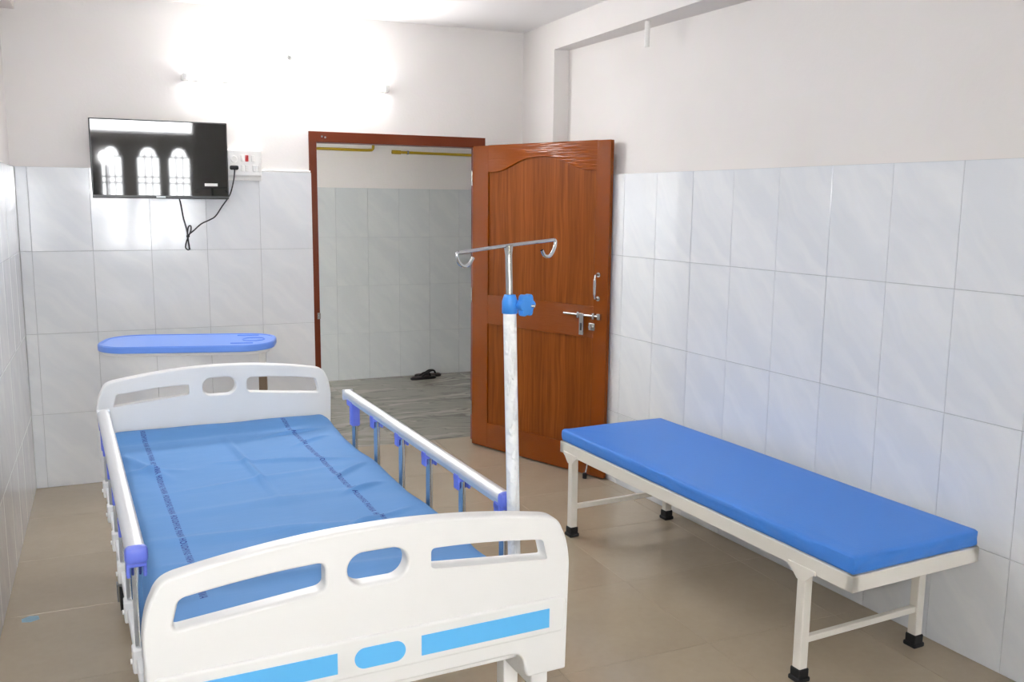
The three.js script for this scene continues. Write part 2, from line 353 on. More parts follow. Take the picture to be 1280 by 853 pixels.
// ---------------------------------------------------------------- hospital bed
const BED = [-0.3365, 0, 3.7865], BT = 0.0482;
const inBed = (u, y, z) => { const c = Math.cos(BT), s = Math.sin(BT); return [BED[0] + u * c + z * s, y, BED[2] - u * s + z * c]; };
const bed = thing('hospital_bed', 'white hospital bed with moulded end boards and folding side rails', 'bed', BED, BT);
function endBoard(name, facing) {
  const b = new THREE.Group(); b.name = name; bed.add(b);
  const s = new THREE.Shape();
  s.moveTo(-0.455, 0.53); s.lineTo(-0.46, 0.78);
  s.bezierCurveTo(-0.458, 0.82, -0.45, 0.85, -0.44, 0.868);
  s.bezierCurveTo(-0.43, 0.896, -0.41, 0.902, -0.385, 0.906);
  s.bezierCurveTo(-0.25, 0.93, -0.12, 0.941, 0, 0.941);
  s.bezierCurveTo(0.12, 0.941, 0.25, 0.93, 0.385, 0.906);
  s.bezierCurveTo(0.41, 0.902, 0.43, 0.896, 0.44, 0.868);
  s.bezierCurveTo(0.45, 0.85, 0.458, 0.82, 0.46, 0.78); s.lineTo(0.455, 0.53);
  s.quadraticCurveTo(0.455, 0.523, 0.448, 0.523); s.lineTo(0.362, 0.523); s.quadraticCurveTo(0.35, 0.523, 0.347, 0.54);
  s.bezierCurveTo(0.343, 0.575, 0.335, 0.586, 0.31, 0.586); s.lineTo(-0.31, 0.586);
  s.bezierCurveTo(-0.335, 0.586, -0.343, 0.575, -0.347, 0.54); s.quadraticCurveTo(-0.35, 0.523, -0.362, 0.523); s.lineTo(-0.448, 0.523); s.quadraticCurveTo(-0.455, 0.523, -0.455, 0.53);
  const op = (k) => {      // end openings, mirrored by k
    const p = new THREE.Path(), r = 0.014;
    p.moveTo(k * 0.392, 0.797); p.lineTo(k * 0.13, 0.821); p.quadraticCurveTo(k * 0.111, 0.823, k * 0.111, 0.838); p.lineTo(k * 0.111, 0.862);
    p.quadraticCurveTo(k * 0.111, 0.881, k * 0.13, 0.88); p.bezierCurveTo(k * 0.22, 0.878, k * 0.3, 0.869, k * 0.38, 0.858);
    p.quadraticCurveTo(k * 0.393, 0.855, k * 0.395, 0.845); p.lineTo(k * 0.404, 0.809); p.quadraticCurveTo(k * 0.406, 0.796, k * 0.392, 0.797);
    return p;
  };
  s.holes.push(op(1), op(-1));
  const o = new THREE.Path(); o.absarc(-0.03, 0.854, 0.0345, Math.PI / 2, Math.PI * 1.5, false); o.absarc(0.03, 0.854, 0.0345, -Math.PI / 2, Math.PI / 2, false); s.holes.push(o);
  const g = new THREE.ExtrudeGeometry(s, { depth: 0.024, bevelEnabled: true, bevelSize: 0.006, bevelOffset: -0.006, bevelThickness: 0.01, bevelSegments: 5, curveSegments: 20 });
  g.translate(0, 0, -0.044 + 0.01);
  part('panel', g, M.abs, b);
  // raised lower band with the coloured inlays
  const r = new THREE.Shape(); r.moveTo(-0.43, 0.624); r.lineTo(0.43, 0.624); r.quadraticCurveTo(0.446, 0.624, 0.446, 0.64); r.lineTo(0.446, 0.69);
  r.quadraticCurveTo(0.446, 0.705, 0.43, 0.706); r.lineTo(-0.43, 0.706); r.quadraticCurveTo(-0.446, 0.705, -0.446, 0.69); r.lineTo(-0.446, 0.64); r.quadraticCurveTo(-0.446, 0.624, -0.43, 0.624);
  const rg = new THREE.ExtrudeGeometry(r, { depth: 0.004, bevelEnabled: true, bevelSize: 0.006, bevelOffset: -0.004, bevelThickness: 0.006, bevelSegments: 4 }); rg.translate(0, 0, -0.004);
  const band = part('raised_band', rg, M.abs, b);
  for (const k of [-1, 1]) part('stripe', bx(k < 0 ? -0.404 : 0.092, k < 0 ? -0.092 : 0.404, 0.6395, 0.685, 0.0055, 0.0072), M.stripe, band, 'light blue inlay strip');
  const e = new THREE.Shape(); e.absarc(-0.033, 0.662, 0.0228, Math.PI / 2, Math.PI * 1.5, false); e.absarc(0.033, 0.662, 0.0228, -Math.PI / 2, Math.PI / 2, false);
  part('stripe', new THREE.ExtrudeGeometry(e, { depth: 0.0017, bevelEnabled: false, curveSegments: 16 }).translate(0, 0, 0.0055), M.stripe, band, 'light blue oval inlay');
  if (facing < 0) { b.rotation.y = Math.PI; b.position.z = -2.05 - 0.044; }
  return b;
}
endBoard('footboard', 1); endBoard('headboard', -1);
part('side_beam', rbx(-0.43, -0.385, 0.47, 0.55, -2.05, -0.044, 0.004), M.white, bed);
part('side_beam', rbx(0.385, 0.43, 0.47, 0.55, -2.05, -0.044, 0.004), M.white, bed);
part('deck', rbx(-0.41, 0.41, 0.55, 0.572, -2.04, -0.05, 0.004), M.white, bed);
for (const z of [-2.0, -1.3, -0.72, -0.2]) part('cross_bar', rbx(-0.385, 0.385, 0.48, 0.52, z - 0.02, z + 0.02, 0.004), M.white, bed);
for (const [u, z] of [[-0.4, -0.2], [0.4, -0.2], [-0.4, -1.99], [0.4, -1.99]]) {
  const leg = part('leg', rbx(u - 0.02, u + 0.02, 0.13, 0.48, z - 0.02, z + 0.02, 0.003), M.white, bed);
  part('caster_fork', [rod([u, 0.09, z], [u, 0.14, z], 0.016), rbx(u - 0.026, u - 0.02, 0.04, 0.11, z - 0.018, z + 0.018, 0.002), rbx(u + 0.02, u + 0.026, 0.04, 0.11, z - 0.018, z + 0.018, 0.002), rbx(u - 0.026, u + 0.026, 0.103, 0.112, z - 0.018, z + 0.018, 0.002)], M.grey, leg);
  part('caster_wheel', rod([u - 0.016, 0.05, z], [u + 0.016, 0.05, z], 0.05, 0.05, 28), M.rubber, leg);
}
// folding side rails
const postZ = [-1.655, -1.38, -1.11, -0.855, -0.595, -0.325];
for (const k of [-1, 1]) {
  const rail = new THREE.Group(); rail.name = 'side_rail'; bed.add(rail);
  const u = k * 0.445;
  const sec = new THREE.Shape(); sec.moveTo(-0.017, -0.014); sec.lineTo(0.017, -0.014); sec.lineTo(0.021, 0.002); sec.quadraticCurveTo(0.02, 0.019, 0, 0.02); sec.quadraticCurveTo(-0.02, 0.019, -0.021, 0.002); sec.lineTo(-0.017, -0.014);
  const g = new THREE.ExtrudeGeometry(sec, { depth: 1.435, bevelEnabled: false, curveSegments: 10 }); g.translate(u, 0.842, -1.745);
  part('top_bar', g, M.alu, rail, 'brushed aluminium hand bar');
  part('end_cap', softBox(0.048, 0.04, 0.03, 0.012, 6, 6, 4).translate(u, 0.846, -0.302), M.blueAbs, rail, 'violet blue end cap');
  part('end_cap', rbx(u - 0.022, u + 0.022, 0.82, 0.862, -1.752, -1.742, 0.004), M.alu, rail);
  part('lower_bar', rbx(u - 0.011, u + 0.011, 0.578, 0.606, -1.72, -0.24, 0.004), M.white, rail);
  for (let i = 0; i < 6; i++) {
    const z = postZ[i], post = part('post', rod([u, 0.60, z], [u, 0.832, z], 0.0105, 0.0105, 18), M.chrome, rail);
    if (i === 0) part('clip', [rbx(u - 0.017, u + 0.017, 0.735, 0.835, z - 0.019, z + 0.019, 0.008), rbx(u - 0.02, u + 0.02, 0.81, 0.834, z - 0.045, z + 0.025, 0.005)], M.blueAbs, post, 'violet blue release catch');
    else part('clip', [rbx(u - 0.021, u - 0.013, 0.79, 0.834, z - 0.015, z + 0.015, 0.003), rbx(u + 0.013, u + 0.021, 0.79, 0.834, z - 0.015, z + 0.015, 0.003), rbx(u - 0.021, u + 0.021, 0.814, 0.83, z - 0.018, z + 0.018, 0.003)], M.blueAbs, post, 'violet blue plastic clip');
    part('pivot', [rbx(u + k * 0.006 - 0.012, u + k * 0.006 + 0.012, 0.57, 0.625, z - 0.02, z + 0.02, 0.004), rod([u + k * 0.01, 0.593, z], [u + k * 0.022, 0.593, z], 0.006)], M.white, post);
  }
  for (const z of [-1.47, -0.49]) part('bracket', rbx(Math.min(u, k * 0.4), Math.max(u, k * 0.4), 0.52, 0.58, z - 0.03, z + 0.03, 0.003), M.white, rail);
}
part('pole_socket', [rod([0.461, 0.53, -0.265], [0.461, 0.60, -0.265], 0.024), rbx(0.41, 0.45, 0.535, 0.575, -0.285, -0.245, 0.003)], M.white, bed);

// mattress and the printed blue sheet over it
const mattress = thing('mattress', 'thin mattress under the blue printed sheet on the hospital bed', 'mattress', inBed(0, 0.573, -1.05), BT);
part('body', softBox(0.82, 0.106, 1.95, 0.03, 8, 4, 10).translate(0, 0.053, 0), M.vinyl, mattress);
{
  const W = 1024, L = 2048, cv = document.createElement('canvas'); cv.width = W; cv.height = L;
  const c = cv.getContext('2d'); c.fillStyle = '#5f94ce'; c.fillRect(0, 0, W, L);
  for (let i = 0; i < 5000; i++) { const x = rnd() * W, y = rnd() * L, a = rnd(); c.fillStyle = a > 0.5 ? 'rgba(120,175,232,0.05)' : 'rgba(80,135,205,0.05)'; c.fillRect(x, y, 20 + rnd() * 120, 1 + rnd() * 2); }
  // printed lettering along both sides; canvas x = across (1.2 m), y = along (2.0 m)
  const px = (u) => (u + 0.6) / 1.2 * W, py = (z) => (z + 2.05) / 2.0 * L;
  c.fillStyle = 'rgb(26,56,138)'; c.font = 'bold 22px sans-serif'; c.textBaseline = 'middle';
  for (const u of [-0.295, 0.238]) for (const [z, t] of [[-2.03, 'HOUDHYAS PAHWA  '.repeat(8)]]) {
    c.save(); c.translate(px(u), py(z)); c.rotate(Math.PI / 2); c.fillText(t, 0, 0); c.restore();
  }
  const sheetTex = new THREE.CanvasTexture(cv); sheetTex.colorSpace = THREE.SRGBColorSpace; sheetTex.flipY = false;
  const mat = phys({ map: sheetTex, bumpMap: weaveBump, bumpScale: 0.0002, roughness: 0.75, sheen: 0.1, sheenRoughness: 0.6, sheenColor: new THREE.Color(0.5, 0.65, 0.9), side: THREE.DoubleSide });
  const nu = 150, nv = 240, P = [], U = [], I = [];
  const ridge = (x, y, x0, y0, x1, y1, w, h) => {
    const dx = x1 - x0, dy = y1 - y0, l = dx * dx + dy * dy, t = Math.max(0, Math.min(1, ((x - x0) * dx + (y - y0) * dy) / l)), qx = x0 + t * dx - x, qy = y0 + t * dy - y, d = Math.sqrt(qx * qx + qy * qy), f = Math.sin(Math.PI * Math.min(1, Math.max(0, t * 0.9 + 0.05)));
    return h * f * Math.exp(-d * d / (w * w));
  };
  const folds = [[-0.02, -1.85, 0.01, -1.0, 0.011, 0.005], [-0.42, -0.80, 0.36, -0.66, 0.03, 0.007], [-0.40, -0.98, 0.40, -1.02, 0.035, 0.004], [-0.1, -1.5, 0.36, -1.36, 0.014, 0.005], [0.1, -1.78, 0.36, -1.86, 0.012, 0.006], [0.2, -1.62, 0.36, -1.72, 0.012, 0.005], [0.22, -1.15, 0.37, -1.3, 0.012, 0.006], [0.2, -0.98, 0.36, -1.05, 0.013, 0.006], [-0.41, -1.75, -0.27, -1.35, 0.02, 0.008], [-0.42, -1.5, -0.2, -1.44, 0.02, 0.005], [-0.3, -1.2, 0.3, -1.3, 0.02, 0.003], [0.05, -0.62, 0.36, -0.78, 0.015, 0.006], [-0.3, -0.45, 0.3, -0.38, 0.03, 0.005], [-0.05, -0.3, 0.1, -0.2, 0.015, 0.009], [-0.38, -0.6, -0.1, -0.52, 0.02, 0.005]];
  for (let j = 0; j <= nv; j++) for (let i = 0; i <= nu; i++) {
    const z = -2.045 + 1.985 * j / nv, a = -0.56 + 1.12 * i / nu, t = (z + 2.045) / 1.985;
    const hwR = 0.428 + 0.012 * Math.exp(-Math.pow(t / 0.1, 2)) + 0.006 * Math.sin(t * 21), hwL = 0.42 + 0.005 * Math.sin(t * 17 + 1), hw = a > 0 ? hwR : hwL, r = 0.04;
    let u, y; const A = Math.abs(a), flat = hw - r, arc = r * Math.PI / 2;
    if (A < flat) { u = A; y = 0; } else if (A < flat + arc) { const q = (A - flat) / r; u = flat + r * Math.sin(q); y = -r * (1 - Math.cos(q)); } else { u = hw + 0.006 * Math.sin(z * 30) * (A - flat - arc) * 8; y = -r - (A - flat - arc); }
    u *= Math.sign(a);
    let d = 0; for (const f of folds) d += 2.3 * ridge(u, z, ...f);
    { const q = Math.max(0, Math.min(1, (-1.915 - z) / 0.1)); d += 0.013 * q * q * (3 - 2 * q); }
    d += 0.006 * (fbm(u * 0.4 + 0.5, z * 0.4 + 2, 14, 24, 3) - 0.5) + 0.0016 * Math.sin(z * 23 + u * 6 + 2 * Math.sin(u * 9)) * (0.4 + 0.6 * vnoise(u * 5 + 3, z * 5 + 20, 64, 64));
    d += -0.003 * Math.exp(-Math.pow((z + 1.9) / 0.03, 2)) - 0.02 * Math.exp(-Math.pow((z + 0.06) / 0.05, 2));
    const damp = A < flat + arc ? 1 : 0.3;
    P.push(u, 0.689 + y + d * damp, z); U.push((a * 0.98 + 0.6) / 1.2, (z + 2.05) / 2.0);
  }
  for (let j = 0; j < nv; j++) for (let i = 0; i < nu; i++) { const a = j * (nu + 1) + i, b = a + 1, e = a + nu + 1, f = e + 1; I.push(a, e, b, b, e, f); }
  const g = new THREE.BufferGeometry(); g.setAttribute('position', new THREE.Float32BufferAttribute(P, 3)); g.setAttribute('uv', new THREE.Float32BufferAttribute(U, 2)); g.setIndex(I); g.computeVertexNormals();
  const sheet = shade(new THREE.Mesh(g, mat)); sheet.name = numbered('bed_sheet'); scene.add(sheet); sheet.position.set(...BED); sheet.rotation.y = BT;
  sheet.userData = { label: 'blue cotton bed sheet with dark printed lettering on the hospital bed', category: 'bed sheet' };
}

// drip pole in the socket beside the footboard
{
  const b = inBed(0.461, 0.54, -0.265), lean = (y) => [b[0] - 0.003 - 0.0307 * (y - 0.41), y, b[2]];
  const o = thing('drip_stand_pole', 'white wrapped drip pole with steel twin hook beside the footboard', 'drip pole', b);
  const L = (y) => { const p = lean(y); return [p[0] - b[0], p[1] - b[1], p[2] - b[2]]; };
  part('lower_tube', rod(L(0.54), L(1.345), 0.0165, 0.0165, 32), M.wrapped, o, 'white tube wrapped in wrinkled clear film');
  const top = L(1.5);
  part('upper_tube', rod(L(1.33), top, 0.0085, 0.0085, 20), M.steel, o, 'thin steel upper tube');
  const col = part('collar', lathe([[0.0, 0], [0.0195, 0], [0.0195, 0.03], [0.014, 0.046], [0.009, 0.047], [0.009, 0.03]]), M.knobBlue, o, 'blue plastic collar'); col.position.set(...L(1.335));
  const kn = new THREE.Shape(); for (let i = 0; i <= 72; i++) { const a = i / 72 * Math.PI * 2, r = 0.0235 + 0.003 * Math.cos(6 * a); i ? kn.lineTo(r * Math.cos(a), r * Math.sin(a)) : kn.moveTo(r * Math.cos(a), r * Math.sin(a)); }
  const kg = new THREE.ExtrudeGeometry(kn, { depth: 0.012, bevelEnabled: true, bevelSize: 0.003, bevelThickness: 0.003, bevelSegments: 3 });
  const knob = part('knob', merge([kg, rod([0, 0, -0.02], [0, 0, 0.001], 0.010)]), M.knobBlue, o, 'blue lobed clamp knob');
  knob.position.set(L(1.355)[0] + 0.036, L(1.355)[1], L(1.355)[2] + 0.006); knob.rotation.y = 0.45;
  part('pin', rod([0.012, L(1.352)[1], 0.006], [0.03, L(1.352)[1], 0.016], 0.004), M.steel, o);
  const e0 = [-0.155 + top[0], top[1] - 0.012, top[2] + 0.055], e1 = [0.155 + top[0], top[1] + 0.012, top[2] - 0.055];
  const lerp = (t) => e0.map((v, i) => v + (e1[i] - v) * t), hk = (t, dy) => { const p = lerp(t); return [p[0], p[1] - dy, p[2]]; };
  part('hook_bar', new THREE.TubeGeometry(new THREE.CatmullRomCurve3([hk(0.155, 0.016), hk(0.12, 0.03), hk(0.075, 0.034), hk(0.03, 0.026), hk(0.006, 0.012), hk(0.004, 0.003), hk(0.02, 0), hk(0.06, 0), hk(0.5, -0.001), hk(0.94, 0), hk(0.98, 0), hk(0.996, 0.003), hk(0.994, 0.014), hk(0.97, 0.03), hk(0.93, 0.04), hk(0.88, 0.036), hk(0.85, 0.022)].map((p) => V(...p)), false, 'catmullrom', 0.5), 160, 0.0043, 10), M.chrome, o, 'chromed cross bar with a curled hook at each end');
  part('joint', rod(L(1.478), L(1.502), 0.0085, 0.0115), M.steel, o);
}

// ---------------------------------------------------------------- examination bench by the right wall
{
  const turn = 0.06, o = thing('examination_bench', 'low white steel examination bench frame against the tiled right wall', 'bench', [0, 0, 0], 0);
  // local frame: x to the wall, z to the viewer
  const len = 1.83, wid = 0.60, y0 = 0.40, y1 = 0.455;
  o.position.set(1.265 - Math.sin(turn) * 0.92 + 0.30, 0, 3.475 - 0.915); o.rotation.y = turn;
  const hx = wid / 2, hz = len / 2;
  part('side_rail', rbx(-hx, -hx + 0.03, y0, y1, -hz, hz, 0.003), M.cream, o); part('side_rail', rbx(hx - 0.03, hx, y0, y1, -hz, hz, 0.003), M.cream, o);
  part('end_rail', rbx(-hx, hx, y0, y1, hz - 0.03, hz, 0.003), M.cream, o); part('end_rail', rbx(-hx, hx, y0, y1, -hz, -hz + 0.03, 0.003), M.cream, o);
  part('top_sheet', rbx(-hx + 0.005, hx - 0.005, y1 - 0.006, y1 - 0.0005, -hz + 0.005, hz - 0.005, 0.002), M.cream, o);
  for (const z of [-0.5, 0, 0.5]) part('cross_bar', rbx(-hx + 0.03, hx - 0.03, y0 + 0.005, y0 + 0.035, z - 0.015, z + 0.015, 0.003), M.cream, o);
  for (const kz of [-1, 1]) {
    const z = kz > 0 ? 0.70 : -0.815;
    for (const kx of [-1, 1]) {
      const x = kx * (hx - 0.017), leg = part('leg', rod([x, 0.03, z], [x, y0 + 0.01, z - 0.0], 0.024, 0.024, 4).translate(0, 0, 0), M.cream, o);
      leg.geometry = rbx(x - 0.018, x + 0.018, 0.03, y0 + 0.01, z - 0.018, z + 0.018, 0.004);
      const s = new THREE.Shape(); s.moveTo(-0.06, 0.012); s.lineTo(0.06, 0.012); s.lineTo(0.06, 0); s.bezierCurveTo(0.045, -0.004, 0.04, -0.016, 0.024, -0.03); s.lineTo(0.018, -0.036); s.lineTo(-0.018, -0.036); s.lineTo(-0.024, -0.03); s.bezierCurveTo(-0.04, -0.016, -0.045, -0.004, -0.06, 0); s.lineTo(-0.06, 0.012);
      const g = new THREE.ExtrudeGeometry(s, { depth: 0.006, bevelEnabled: true, bevelSize: 0.001, bevelThickness: 0.001, bevelSegments: 1 }); g.rotateY(Math.PI / 2); g.translate(kx > 0 ? hx - 0.006 : -hx - 0.003, y0, z);
      part('gusset', g, M.cream, leg);
      part('rubber_foot', [rbx(x - 0.0225, x + 0.0225, 0.012, 0.048, z - 0.0225, z + 0.0225, 0.005), rbx(x - 0.027, x + 0.027, 0, 0.018, z - 0.027, z + 0.027, 0.006)], M.rubber, leg, 'black rubber foot');
    }
    part('stretcher', rbx(-hx + 0.017, hx - 0.017, 0.135, 0.158, z - 0.011, z + 0.011, 0.003), M.cream, o);
  }
  const pad = thing('bench_pad', 'smooth bright blue vinyl pad lying on the white bench', 'mattress', [o.position.x, y1, o.position.z], turn);
  const w = wid - 0.004, d = len - 0.004, g = softBox(w, 0.062, d, 0.014, 60, 8, 160, (v) => {
    const top = v.y > 0 ? 1 : 0, ex = Math.min(1, (w / 2 - Math.abs(v.x)) / 0.06), ez = Math.min(1, (d / 2 - Math.abs(v.z)) / 0.06);
    if (top) v.y += -0.004 * (1 - Math.min(ex, ez)) + 0.0012 * Math.sin(v.x * 9 + v.z * 5);
    // wrinkles on the skirt and at the corners
    const side = Math.max(0, 1 - ex) + Math.max(0, 1 - ez);
    if (Math.abs(v.y) < 0.024) { const q = 0.0022 * Math.sin(v.z * 34 + v.y * 70 + 1.5 * Math.sin(v.z * 11)) * (0.3 + 0.7 * vnoise(v.z * 4 + 9, v.x * 4 + 3, 64, 64)); v.x += Math.sign(v.x) * q * (Math.abs(v.x) > w / 2 - 0.01 ? 1 : 0); v.z += Math.sign(v.z) * 0.0018 * Math.sin(v.x * 38 - v.y * 90) * (Math.abs(v.z) > d / 2 - 0.01 ? 1 : 0); }
    if (top) { const q = v.x + w / 2, e = d / 2 - v.z; v.y += 0.003 * Math.exp(-Math.pow((q - e * 0.9) / 0.02, 2)) * Math.exp(-e / 0.12); const e2 = d / 2 + v.z; v.y += 0.003 * Math.exp(-Math.pow((q - e2) / 0.02, 2)) * Math.exp(-e2 / 0.12); }
  });
  part('cover', g.translate(0, 0.031, 0), M.vinyl, pad);
}

// ---------------------------------------------------------------- overbed table behind the headboard
{
  const o = thing('overbed_table', 'blue-topped overbed table on a single post behind the headboard', 'table', [-0.495, 0, 1.073], -0.247);
  const hx = 0.39, hz = 0.20, r = 0.155, Y = 0.955;
  const outline = (e, rr = r) => { const s = new THREE.Shape(), x = hx - e, z = hz - e, q = rr - e; s.moveTo(-x + q, -z); s.lineTo(x - q, -z); s.absarc(x - q, -z + q, q, -Math.PI / 2, 0, false); s.lineTo(x, z - q); s.absarc(x - q, z - q, q, 0, Math.PI / 2, false); s.lineTo(-x + q, z); s.absarc(-x + q, z - q, q, Math.PI / 2, Math.PI, false); s.lineTo(-x, -z + q); s.absarc(-x + q, -z + q, q, Math.PI, Math.PI * 1.5, false); return s; };
  const flat = (s, d, y) => new THREE.ExtrudeGeometry(s, { depth: d, bevelEnabled: true, bevelSize: 0.004, bevelOffset: -0.004, bevelThickness: 0.004, bevelSegments: 3, curveSegments: 16 }).rotateX(-Math.PI / 2).translate(0, y, 0);
  const top = part('table_top', flat(outline(0), 0.02, Y - 0.028), M.tableBlue, o, 'blue moulded table top');
  const lip = outline(0.004); const hole = outline(0.018); lip.holes.push(new THREE.Path(hole.getPoints(16)));
  part('lip', new THREE.ExtrudeGeometry(lip, { depth: 0.003, bevelEnabled: false, curveSegments: 16 }).rotateX(-Math.PI / 2).translate(0, Y - 0.0045, 0), M.tableBlue, top);
  part('cup_ring', new THREE.TorusGeometry(0.05, 0.0028, 6, 40).rotateX(Math.PI / 2).translate(0.29, Y - 0.003, 0.0), M.tableGroove, top, 'darker blue cup ring');
  for (const z of [-0.13, 0.12]) part('groove', rod([0.20, Y - 0.003, z], [0.30, Y - 0.003, z], 0.003), M.tableGroove, top);
  part('underside', flat(outline(0.02, 0.15), 0.006, Y - 0.044), M.white, o);
  const c = Math.cos(-0.247), s = Math.sin(-0.247), wx = -0.165 + 0.495, wz = 1.07 - 1.073, px = wx * c - wz * s, pz = wx * s + wz * c;
  part('inner_post', rbx(px - 0.016, px + 0.016, 0.70, Y - 0.044, pz - 0.012, pz + 0.012, 0.003), M.white, o);
  part('outer_post', rbx(px - 0.019, px + 0.019, 0.07, 0.80, pz - 0.016, pz + 0.016, 0.003), M.bronze, o, 'bronze brown lower post');
  part('bracket', [rbx(px - 0.03, px + 0.03, Y - 0.056, Y - 0.042, pz - 0.06, pz + 0.06, 0.003), rbx(px - 0.008, px + 0.012, Y - 0.068, Y - 0.05, pz + 0.004, pz + 0.03, 0.003)], M.grey, o);
  part('lever', tube([[px, Y - 0.06, pz + 0.02], [px - 0.03, Y - 0.066, pz + 0.05], [px - 0.12, Y - 0.058, pz + 0.07], [px - 0.24, Y - 0.05, pz + 0.08]], 0.003, 30), M.grey, o, 'thin grey height lever');
  part('base', [rbx(px - 0.02, px + 0.02, 0.05, 0.08, pz - 0.19, pz + 0.19, 0.004), rbx(px - 0.6, px, 0.05, 0.078, pz - 0.19, pz - 0.16, 0.004), rbx(px - 0.6, px, 0.05, 0.078, pz + 0.16, pz + 0.19, 0.004)], M.white, o);
  for (const x of [px - 0.58, px]) for (const z of [pz - 0.175, pz + 0.175]) part('caster', [rod([x, 0.02, z - 0.01], [x, 0.02, z + 0.01], 0.02), rod([x, 0.03, z], [x, 0.052, z], 0.007)], M.rubber, o);
}

// ---------------------------------------------------------------- wall fittings on the back wall
{
  const tilt = 1.7 * Math.PI / 180, o = thing('television', 'black flat television on the wall reflecting arched windows', 'television', [-0.5325, 1.605, 0.055]);
  const w = 0.355, h = 0.424, tv = new THREE.Group(); tv.name = 'panel'; o.add(tv); tv.rotation.x = tilt;
  part('case', rbx(-w, w, 0, h, -0.03, 0.006, 0.004), M.bezel, tv);
  part('screen', rbx(-w + 0.007, w - 0.007, 0.017, h - 0.006, 0.004, 0.0075, 0.0008), M.screen, tv, 'glossy black screen');
  part('rear_housing', rbx(-0.22, 0.22, 0.03, 0.3, -0.05, -0.028, 0.008), M.bezel, tv);
  part('logo', rbx(-0.032, 0.016, 0.0055, 0.0125, 0.005, 0.0072, 0.0005), std({ color: 0xb9bcc0, roughness: 0.3, metalness: 0.4 }), tv, 'small silver maker mark');
  part('sticker', bx(0.225, 0.295, 0.072, 0.088, 0.0073, 0.0079), M.white, tv, 'white sticker on the screen');
  part('wall_bracket', rbx(-0.1, 0.1, 0.1, 0.28, -0.0525, -0.03, 0.003), M.grey, o);
}
{
  const o = thing('switchboard', 'white switch panel with red indicator switch beside the television', 'switchboard', [-0.078, 1.735, 0.0]);
  part('box', rbx(-0.1, 0.092, 0, 0.155, -0.018, 0.03, 0.006), M.plate, o);
  part('cover', rbx(-0.096, 0.088, 0.006, 0.149, 0.028, 0.036, 0.004), M.white, o);
  part('red_switch', rbx(0.0, 0.018, 0.085, 0.122, 0.034, 0.043, 0.003), M.red, o, 'red rocker switch');
  for (const [x, y] of [[-0.025, 0.085], [0.035, 0.085], [-0.025, 0.03], [0.0, 0.03], [0.04, 0.03], [0.062, 0.03]]) part('rocker', rbx(x, x + 0.018, y, y + 0.036, 0.034, 0.041, 0.003), M.plate, o);
  part('socket', [rod([-0.062, 0.098, 0.034], [-0.062, 0.098, 0.039], 0.02, 0.018), rod([-0.062, 0.05, 0.034], [-0.062, 0.05, 0.038], 0.022, 0.02)], M.plate, o);
  part('base_strip', rbx(-0.1, 0.092, -0.022, 0.0, -0.001, 0.018, 0.003), M.plate, o);
}
{
  const o = thing('power_cable', 'thin black cable from the television, tied in a loop and plugged in', 'cable', [0, 0, 0]);
  part('cord', tube([[-0.443, 1.603, 0.04], [-0.437, 1.58, 0.034], [-0.425, 1.50, 0.022], [-0.409, 1.43, 0.02], [-0.404, 1.375, 0.02], [-0.402, 1.32, 0.02], [-0.408, 1.318, 0.022], [-0.42, 1.33, 0.024], [-0.416, 1.36, 0.026], [-0.402, 1.395, 0.026], [-0.388, 1.43, 0.026], [-0.389, 1.455, 0.026], [-0.398, 1.452, 0.026], [-0.406, 1.42, 0.024], [-0.405, 1.37, 0.026], [-0.398, 1.318, 0.026], [-0.402, 1.35, 0.031], [-0.406, 1.395, 0.031], [-0.37, 1.43, 0.028], [-0.33, 1.465, 0.024], [-0.285, 1.487, 0.024], [-0.256, 1.505, 0.03], [-0.214, 1.565, 0.034], [-0.17, 1.63, 0.04], [-0.15, 1.70, 0.05], [-0.142, 1.75, 0.054], [-0.14, 1.777, 0.052]], 0.0038, 260, 7), M.cable, o);
  part('tie', rod([-0.405, 1.39, 0.027], [-0.405, 1.40, 0.027], 0.009), M.cable, o);
  part('plug', rbx(-0.166, -0.118, 1.772, 1.796, 0.040, 0.062, 0.008), M.rubber, o, 'black moulded plug');
}
function tubeLight(label, pos, turn, len, power = TUBE_LIGHT) {       // mounted against a wall that faces local +z
  const o = thing('tube_light', label, 'tube light', pos, turn);
  part('batten', rbx(-len / 2 - 0.02, len / 2 + 0.02, -0.014, 0.014, 0, 0.028, 0.004), M.white, o);
  const t = part('tube', rod([-len / 2, 0, 0.052], [len / 2, 0, 0.052], 0.013, 0.013, 20), M.tubeGlow, o);
  for (const k of [-1, 1]) part('end_holder', rbx(k * len / 2 - 0.012, k * len / 2 + 0.012, -0.017, 0.02, 0.012, 0.068, 0.004), M.white, o);
  const l = new THREE.RectAreaLight(TUBE_COLOR, power, len - 0.04, 0.026); l.position.set(0, 0, 0.068); l.lookAt(V(0, 0, 2)); l.name = 'tube_lamp'; o.add(l);
  l.rotation.set(0, Math.PI, 0);
  return o;
}
tubeLight('bright fluorescent tube on the back wall above the doorway', [0.19, 2.275, ZP], 0, 1.15);
tubeLight('bright fluorescent tube high on the left wall above the bed', [LX - 0.022, 2.3, 2.6], Math.PI / 2, 1.15, 19);
{
  const o = thing('lamp_holder', 'small round white lamp holder above the tube light', 'lamp holder', [0.191, 2.417, ZP]);
  part('base', lathe([[0, 0], [0.026, 0], [0.026, 0.012], [0.018, 0.02], [0.018, 0.04], [0.013, 0.04], [0.013, 0.02], [0, 0.02]]).rotateX(Math.PI / 2), M.white, o);
  part('pin_slot', rod([0, 0, 0.02], [0, 0, 0.03], 0.004), M.grey, o);
}
